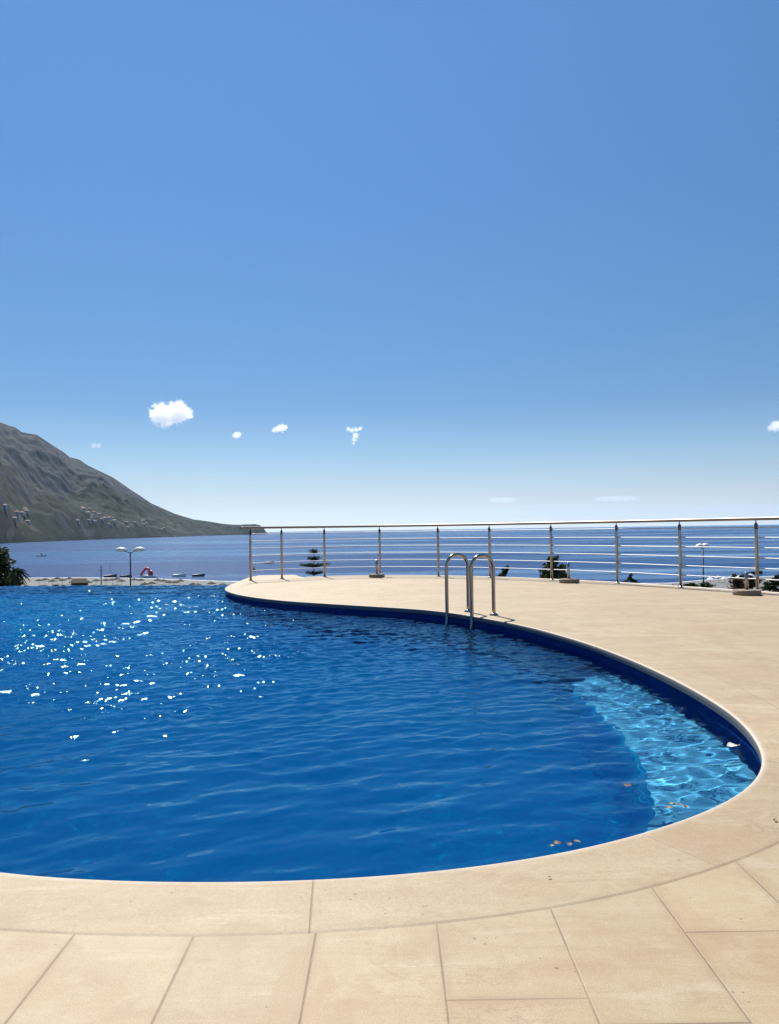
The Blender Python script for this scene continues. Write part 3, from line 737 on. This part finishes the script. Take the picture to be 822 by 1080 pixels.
# ------------------------------------------------------------------ clouds
def cloud(name, lab, c, size, puffs, seed, dens=.03, thr=.0):
    """one closed hull; the vapour inside it is a noisy even-coloured volume shaped by a few lobes"""
    bm = bmesh.new(); bmesh.ops.create_icosphere(bm, subdivisions=4, radius=1.0)
    for q in bm.verts:
        q.co = Vector((q.co.x * size[0] * 1.35, q.co.y * size[1] * 1.35, q.co.z * size[2] * 1.35))
    m = bpy.data.materials.new('cloud_vapour'); m.use_nodes = True; n = m.node_tree.nodes; l = m.node_tree.links; n.remove(n['Principled BSDF']); g = G(m)
    tc = n.new('ShaderNodeTexCoord'); p = tc.outputs['Object']
    tot = None
    for (px, pz, r) in puffs:
        q = g.mapping(p, (1 / (r * size[0]), 1 / (r * size[0]), 1 / (r * size[0])), (0, 0, 0), (-px / r, 0, -pz * size[2] / (r * size[0])))
        d = n.new('ShaderNodeVectorMath'); d.operation = 'LENGTH'; l.new(q, d.inputs[0])
        f = g.math('SUBTRACT', 1.0, d.outputs['Value'])
        tot = f if tot is None else g.math('MAXIMUM', tot, f)
    nz = g.noise(g.mapping(p, (1, 1, 1), (0, 0, 0), (seed * 37.0, 0, 0)), 7.0 / size[0], 7, .68, .3)
    den = g.math('MULTIPLY', g.math('ADD', tot, g.math('MULTIPLY', g.math('SUBTRACT', nz, .5), 3.4)), 4.0, clamp=True)
    den = g.math('MULTIPLY', g.math('SUBTRACT', den, thr, clamp=True), dens)
    pv = n.new('ShaderNodeVolumePrincipled'); pv.inputs['Color'].default_value = (1, 1, 1, 1); pv.inputs['Anisotropy'].default_value = .6
    l.new(den, pv.inputs['Density']); l.new(pv.outputs[0], n['Material Output'].inputs['Volume'])
    m.cycles.volume_step_rate = 1.0
    o = bm_obj(name, bm, m); o.location = c; o.rotation_euler.z = -math.atan2(c[0], c[1])
    tag(o, lab, 'cloud', 'small clouds in the sky')
    return o
cloud('cloud', 'largest white puffy cloud, with two lobes, above the mountain slope', (-2740, 9741, 1500), (320, 150, 185), [(-.38, -.02, .40), (.20, .15, .42), (-.25, -.35, .32), (.55, .12, .26), (-.05, 0, .35)], 1, .022)
cloud('cloud', 'tiniest white cloud wisp, second from the left', (-2348, 11942, 1500), (95, 60, 40), [(0, 0, .55), (.4, .4, .35), (-.4, -.2, .35)], 2, .02)
cloud('cloud', 'small flat white cloud between the tiniest wisp and the ragged cloud', (-1600, 11240, 1500), (180, 80, 75), [(.25, .1, .32), (-.35, -.35, .2), (-.05, -.1, .25), (.55, .25, .2)], 3, .022)
cloud('cloud', 'ragged white cloud with a tail hanging below a flat top', (-541, 12280, 1500), (190, 80, 190), [(-.5, .6, .2), (-.2, .5, .2), (.15, .55, .2), (.5, .62, .18), (.1, .05, .26), (-.02, -.3, .2), (-.05, -.6, .14)], 4, .02)
cloud('cloud', 'small white cloud at the right border of the photo', (5967, 11848, 1505), (160, 80, 70), [(0, 0, .55), (.4, .2, .4), (-.5, -.3, .3)], 5, .018)

cloud('cloud', 'long faint cloud wisp low over the horizon right of the pool ladder', (6150, 42036, 1540), (900, 300, 110), [(-.4, 0, .45), (.2, .1, .4), (.6, -.1, .3)], 7, .0009)
cloud('cloud', 'long faint cloud wisp low over the horizon toward the right side', (12665, 43135, 1560), (1300, 300, 120), [(-.5, 0, .4), (0, .1, .45), (.5, 0, .4)], 8, .0009)
cloud('cloud', 'barely visible cloud wisp beside the upper slope of the mountain', (-4954, 13079, 1500), (130, 60, 40), [(-.3, 0, .4), (.3, .1, .35)], 9, .003)

# ------------------------------------------------------------------ things in the bay and on the beach
M_hullw, n, l, b = mat('white_boat_paint', (.75, .76, .77), .35)
M_hulld, n, l, b = mat('dark_boat_paint', (.04, .05, .06), .45)
M_canvas, n, l, b = mat('tan_canvas', (.42, .34, .22), .8)
M_glassd, n, l, b = mat('dark_window', (.02, .03, .04), .1)
def boat(lab, loc, rz, L, m, kind):
    t = empty('boat', loc, rz); t.scale.z = 1.5; tag(t, lab, 'boat', 'boats in the bay')
    W = L * .17; Hh = L * .11
    bm = bmesh.new(); rows = []
    for i in range(13):
        u = i / 12; x = (u - .5) * L; w = W * (1 - max(0, (u - .45) / .55) ** 2.2) * (.88 + .12 * min(1, u * 4)); w = max(w, .02); sh = Hh * (1 + .35 * u * u)
        rows.append([bm.verts.new(q) for q in ((x, -w, sh), (x, -w * .82, 0), (x - 0, 0, -.25), (x, w * .82, 0), (x, w, sh), (x, w * .85, sh * .92), (x, -w * .85, sh * .92))])
    for A, B in zip(rows, rows[1:]):
        for k in range(7): bm.faces.new((A[k], A[(k + 1) % 7], B[(k + 1) % 7], B[k]))
    bm.faces.new(rows[0]); bm.faces.new(rows[-1][::-1])
    bm_obj('hull', bm, m, t)
    if kind in ('cabin', 'canopy'):
        bm = bmesh.new(); box(bm, (-.12 * L, -W * .6, Hh * .9), (.18 * L, W * .6, Hh * 2.1)); bmesh.ops.bevel(bm, geom=bm.edges[:], offset=.12, segments=2, affect='EDGES'); bm_obj('cabin' if kind == 'cabin' else 'console', bm, M_hullw, t)
        bm = bmesh.new(); box(bm, (.0, -W * .62, Hh * 1.45), (.15 * L, W * .62, Hh * 1.9)); bm_obj('window', bm, M_glassd, t)
    if kind == 'canopy':
        bm = bmesh.new(); box(bm, (-.35 * L, -W * .8, Hh * 3.1), (.2 * L, W * .8, Hh * 3.3)); bmesh.ops.bevel(bm, geom=bm.edges[:], offset=.08, segments=2, affect='EDGES'); bm_obj('canopy', bm, M_canvas, t)
        for sx in (-.32, .17):
            for sy in (-.7, .7):
                bm = bmesh.new(); tube(bm, [(sx * L, sy * W, Hh), (sx * L, sy * W, Hh * 3.15)], .03, 6); bm_obj('canopy_post', bm, M_pole, t)
    if kind == 'mast':
        bm = bmesh.new(); tube(bm, [(0, 0, Hh * .8), (0, 0, L * .7)], .04, 6); tube(bm, [(0, 0, Hh * 2.2), (-.42 * L, 0, Hh * 2.0)], .04, 6); bm_obj('mast', bm, M_pole, t)
    return t
boat('small white motorboat moored alone on open water near the left border', (-337.6, 749, -20), .15, 9.5, M_hullw, 'cabin')
boat('long dark rowing boat on the water seen between the first two railing posts', (-80.5, 513.9, -20), .1, 6.5, M_hulld, 'open')
boat('pale moored boat with a short mast right of the red slide', (-101.5, 372, -20), .05, 6.5, M_hullw, 'mast')
boat('dark low boat at the right of the moored boats by the red slide', (-92, 371, -20), .1, 6.0, M_hulld, 'open')
boat('dark small boat beside the thin wooden mast on the beach', (-136, 376, -20), .4, 6.0, M_hulld, 'mast')
boat('dark flat boat between the lamp post and the wooden mast', (-127, 372, -20), .0, 5.5, M_hulld, 'open')
boat('boat with a tan canopy on the water near the right end of the railing', (156, 330, -20), .2, 6.0, M_hulld, 'canopy')
# red inflatable slide
M_red, n, l, b = mat('red_vinyl', (.55, .03, .07), .4); M_pink, n, l, b = mat('pink_vinyl', (.62, .12, .22), .4)
t = empty('inflatable_slide', (-115.8, 368, -20)); t.scale.z = 1.3; tag(t, 'red and white inflatable water slide floating off the beach by the twin lamp post', 'water slide')
bm = bmesh.new(); tube(bm, [(-3.4, 0, .2), (-2.2, 0, 1.7), (-.9, 0, 3.0), (0, 0, 3.5)], [.45, .5, .5, .45], 12); bm_obj('slide_chute', bm, M_red, t, True)
bm = bmesh.new(); tube(bm, [(0, 0, 3.5), (.9, 0, 2.9), (1.2, 0, 1.6), (1.3, 0, .2)], [.45, .6, .7, .7], 12); bm_obj('tower', bm, M_pink, t, True)
bm = bmesh.new(); tube(bm, [(1.6, 0, 2.3), (2.3, 0, 1.6), (2.4, 0, .3)], [.6, .65, .6], 12); bm_obj('side_tube', bm, M_red, t, True)
bm = bmesh.new(); tube(bm, [(-3.8, -.4, .2), (0, -.6, .35), (4.6, -.4, .25)], [.5, .6, .5], 12); tube(bm, [(-3.8, 1.4, .2), (4.6, 1.4, .25)], .5, 12); bm_obj('raft', bm, M_hullw, t, True)
# orange float
M_or, n, l, b = mat('orange_plastic', (.75, .20, .08), .5)
bm = bmesh.new(); lathe(bm, [(.3, -.4), (1.0, .1), (1.05, .6), (.6, 1.3), (.22, 1.9), (.2, 2.6)], 16); o = bm_obj('marker_buoy', bm, M_or, None, True); o.location = (-73.5, 416.9, -20)
tag(o, 'orange marker buoy on the water beside the leftmost railing post', 'buoy')
# thin mast with cross arm on the beach
bm = bmesh.new(); tube(bm, [(0, 0, -.6), (0, 0, 7.4)], [.24, .16], 8); tube(bm, [(-.9, 0, 5.2), (.9, 0, 5.2)], .07, 6); o = bm_obj('wooden_mast', bm, M_bark, None); o.location = (-115.5, 309, -18.9)
tag(o, 'thin dark wooden mast with a cross bar on the beach left of the lamp post', 'mast')
# beach hut
M_thatch, n, l, b = mat('dark_thatch', rough=.95); g = G(M_thatch); l.new(g.mix(g.noise(g.pos(), 2.5, 6, .7), (.05, .04, .03), (.13, .10, .07)), b.inputs['Base Color'])
t = empty('beach_hut', (-116.5, 290, -18.6), .3); tag(t, 'low dark thatched hut on the beach between the evergreen and the mast', 'hut')
bm = bmesh.new(); box(bm, (-2.8, -1.8, -.5), (2.8, 1.8, 1.7)); bm_obj('wall', bm, M_bark, t)
bm = bmesh.new(); q = [bm.verts.new(v_) for v_ in ((-3.5, -2.5, 1.55), (3.5, -2.5, 1.55), (3.5, 2.5, 1.55), (-3.5, 2.5, 1.55), (-2.2, 0, 3.1), (2.2, 0, 3.1))]
for fc in ((0, 1, 5, 4), (1, 2, 5), (2, 3, 4, 5), (3, 0, 4), (3, 2, 1, 0)): bm.faces.new([q[i] for i in fc])
bm_obj('roof', bm, M_thatch, t)
# beach parasols
def parasol(m, lab, group):
    t = empty('beach_parasol', (0, 0, 0)); tag(t, lab, 'parasol', group)
    bm = bmesh.new(); lathe(bm, [(1.25, 1.85), (1.28, 1.92), (.8, 2.25), (.12, 2.52), (.03, 2.62)], 12); bm_obj('canopy', bm, m, t)
    bm = bmesh.new(); tube(bm, [(0, 0, -.4), (0, 0, 2.4)], .04, 6); bm_obj('pole', bm, M_pole, t)
    return t
def copy_tree(o, loc, rz):
    c = o.copy(); C.objects.link(c); c.location = loc; c.rotation_euler.z = rz
    for ch in o.children:
        d = ch.copy(); C.objects.link(d); d.parent = c
    return c
rng = random.Random(21)
def beach_z(r_, S): return -18.4 - 1.4 * (r_ - (S - 140)) / 140.0
M_dk, n, l, b = mat('dark_reed_canopy', (.025, .02, .016), .9)
first = parasol(M_dk, 'dark reed parasol standing in the row on the beach below the infinity edge', 'dark beach parasols'); first.scale = (1.3, 1.3, 1.2); k = 0
for px in (42, 47, 54, 60, 66, 72, 94, 100, 112, 117, 122, 128, 141, 147, 153, 159, 165, 171, 177, 184, 190, 196, 203, 209, 222, 229, 234):
    az = math.degrees(math.atan((px + rng.uniform(-1.5, 1.5) - 411) / 815)); S = float(shore_dist(az)); r_ = S - rng.uniform(58, 96)
    loc = (r_ * math.sin(R(az)), r_ * math.cos(R(az)), beach_z(r_, S) - .1)
    if k == 0: first.location = loc
    else: copy_tree(first, loc, rng.random())
    k += 1
fw = parasol(M_hullw, 'white parasol on the beach behind the right part of the railing', 'white beach parasols'); k = 0
for px, dr in ((748, 30), (756, 24), (763, 34), (771, 26), (779, 30), (790, 22)):
    az = math.degrees(math.atan((px - 411) / 815)); S = float(shore_dist(az)); r_ = S - dr
    loc = (r_ * math.sin(R(az)), r_ * math.cos(R(az)), beach_z(r_, S) - .1)
    if k == 0: fw.location = loc
    else: copy_tree(fw, loc, rng.random())
    k += 1
# low shrubs between the terrace and the sand, and the line of surf
sh0 = tree('beach_shrub', 'dark low shrub in the row at the back of the beach below the infinity edge', (0, 0, 0), [(-.9, 0, .9, 1.2, .8), (.9, .2, .8, 1.1, .7), (0, 0, 1.3, .9, .6)], 2, M_pine, 120, .22, 31, 'shrubs behind the beach', .08, 'shrub')
for k, px in enumerate((44, 56, 63, 88, 96, 113, 126, 139, 150, 158, 169, 176, 188, 199, 206, 218, 228)):
    az = math.degrees(math.atan((px + rng.uniform(-3, 3) - 411) / 815)); S = float(shore_dist(az)); r_ = S - rng.uniform(95, 104)
    loc = (r_ * math.sin(R(az)), r_ * math.cos(R(az)), beach_z(r_, S) - .3)
    if k == 0: sh0.location = loc
    else: copy_tree(sh0, loc, rng.random() * 6)
M_foam, n, l, b = mat('surf_foam', (.75, .78, .80), .6)
V = []; aa = np.linspace(-60, 60, 600)
for a in aa:
    S = float(shore_dist(a)); wob = 1.6 * noise.noise(Vector((a * 3.1, 0, 0))) + 1.0 * noise.noise(Vector((a * 11, 4, 0)))
    w_ = 1.8 + 1.5 * noise.noise(Vector((a * 7, 9, 0)))
    for r_ in (S - .5 + wob, S - .5 + wob + max(.3, w_)): V.append((r_ * math.sin(R(a)), r_ * math.cos(R(a)), -19.86 if r_ < S + 9 else -19.96))
o = mesh_obj('surf', V, [(2 * i, 2 * i + 1, 2 * i + 3, 2 * i + 2) for i in range(len(aa) - 1)], M_foam); tag(o, kind='structure')
# houses on the mountain's lower slope
M_hw, n, l, b = mat('pale_house_wall', (.42, .40, .37), .85); M_hr, n, l, b = mat('terracotta_roof', (.26, .17, .13), .85)
def house():
    t = empty('hillside_house', (0, 0, 0)); tag(t, 'small pale house of the village on the lower mountain slope', 'house', 'village houses on the mountain')
    bm = bmesh.new(); box(bm, (-7, -5, -5), (7, 5, 7)); bm_obj('wall', bm, M_hw, t)
    bm = bmesh.new(); q = [bm.verts.new(v_) for v_ in ((-7.8, -5.8, 6.9), (7.8, -5.8, 6.9), (7.8, 5.8, 6.9), (-7.8, 5.8, 6.9), (-4.5, 0, 9.6), (4.5, 0, 9.6))]
    for fc in ((0, 1, 5, 4), (1, 2, 5), (2, 3, 4, 5), (3, 0, 4), (3, 2, 1, 0)): bm.faces.new([q[i] for i in fc])
    bm_obj('roof', bm, M_hr, t)
    return t
h0 = house(); k = 0
for _ in range(46):
    if k < 30: az = rng.gauss(-20.6, .9); t_ = rng.uniform(.05, .22)
    elif k < 38: az = rng.uniform(-26.5, -25); t_ = rng.uniform(.03, .1)
    else: az = rng.uniform(-18.5, -15.5); t_ = rng.uniform(.05, .2)
    x, y, z = mount(az, t_)
    if k == 0: h0.location = (x, y, z); h0.rotation_euler.z = rng.uniform(-.5, .5)
    else:
        c_ = copy_tree(h0, (x, y, z), rng.uniform(-.6, .6))
        if 30 <= k < 38: c_['label'] = 'small pale house on the mountain slope above the evergreen at the left border'; c_['group'] = 'houses by the left border'
        if k >= 38: c_['label'] = 'small pale house on the low end of the slope right of the village'; c_['group'] = 'houses right of the village'
    k += 1

# ------------------------------------------------------------------ fallen leaves
M_lf, n, l, b = mat('dry_brown_leaf', (.12, .065, .03), .6); M_ly, n, l, b = mat('yellow_leaf', (.26, .19, .08), .6); M_lp, n, l, b = mat('pale_dry_leaf', (.60, .60, .52), .6)
def leaf(lab, loc, L, rz, m, group=None, tilt=.1):
    rr = random.Random(int(abs(loc[0] * 977 + loc[1] * 31) * 100))
    V = []; nn_ = 9
    for i in range(nn_):
        u = i / (nn_ - 1); w = L * .30 * math.sin(math.pi * u ** .8) * (1 + rr.uniform(-.15, .15)) + .0006
        zc = .12 * L * math.sin(u * 3.1 + rr.random())
        V += [((u - .5) * L, -w, zc + .12 * L), ((u - .5) * L, 0, zc), ((u - .5) * L, w, zc + .10 * L)]
    F_ = [(i * 3 + j, i * 3 + j + 1, i * 3 + j + 4, i * 3 + j + 3) for i in range(nn_ - 1) for j in range(2)]
    o = mesh_obj('fallen_leaf', V, F_, m, None, True); o.location = loc; o.rotation_euler = (tilt, -tilt, rz)
    tag(o, lab, 'leaf', group); return o
WL = WZ + .006
for i, (x, y, L, a, m) in enumerate(((1.085, 3.06, .035, .3, M_ly), (1.125, 3.085, .04, 2.2, M_lf), (1.15, 3.07, .03, 1.2, M_lf), (1.105, 3.10, .03, 2.8, M_ly))):
    leaf('leaf in the brown and yellow cluster floating over the light blue bench', (x, y, WL), L, a, m, 'leaf cluster over the light bench')
for i, (x, y, L, a, m) in enumerate(((.575, 2.735, .035, .2, M_lf), (.61, 2.725, .03, 1.4, M_lf), (.64, 2.745, .03, 2.6, M_lf), (.55, 2.72, .02, 1.0, M_ly))):
    leaf('leaf in the dark brown cluster on deep water against the near coping', (x, y, WL), L, a, m, 'leaf cluster at the near coping')
leaf('large pale curled leaf floating near the right end of the pool', (1.70, 3.88, WL), .085, .4, M_lp)
leaf('orange brown leaf floating left of the leaf cluster over the bench', (1.0, 3.32, WL), .045, .3, M_lf)
leaf('dark leaf fragment lying on the worn stone at the right', (1.28, 2.62, .006), .016, .9, M_lf)
leaf('tiny dark leaf bit lying on the coping at the bottom centre', (.44, 2.22, .006), .010, .2, M_lf)
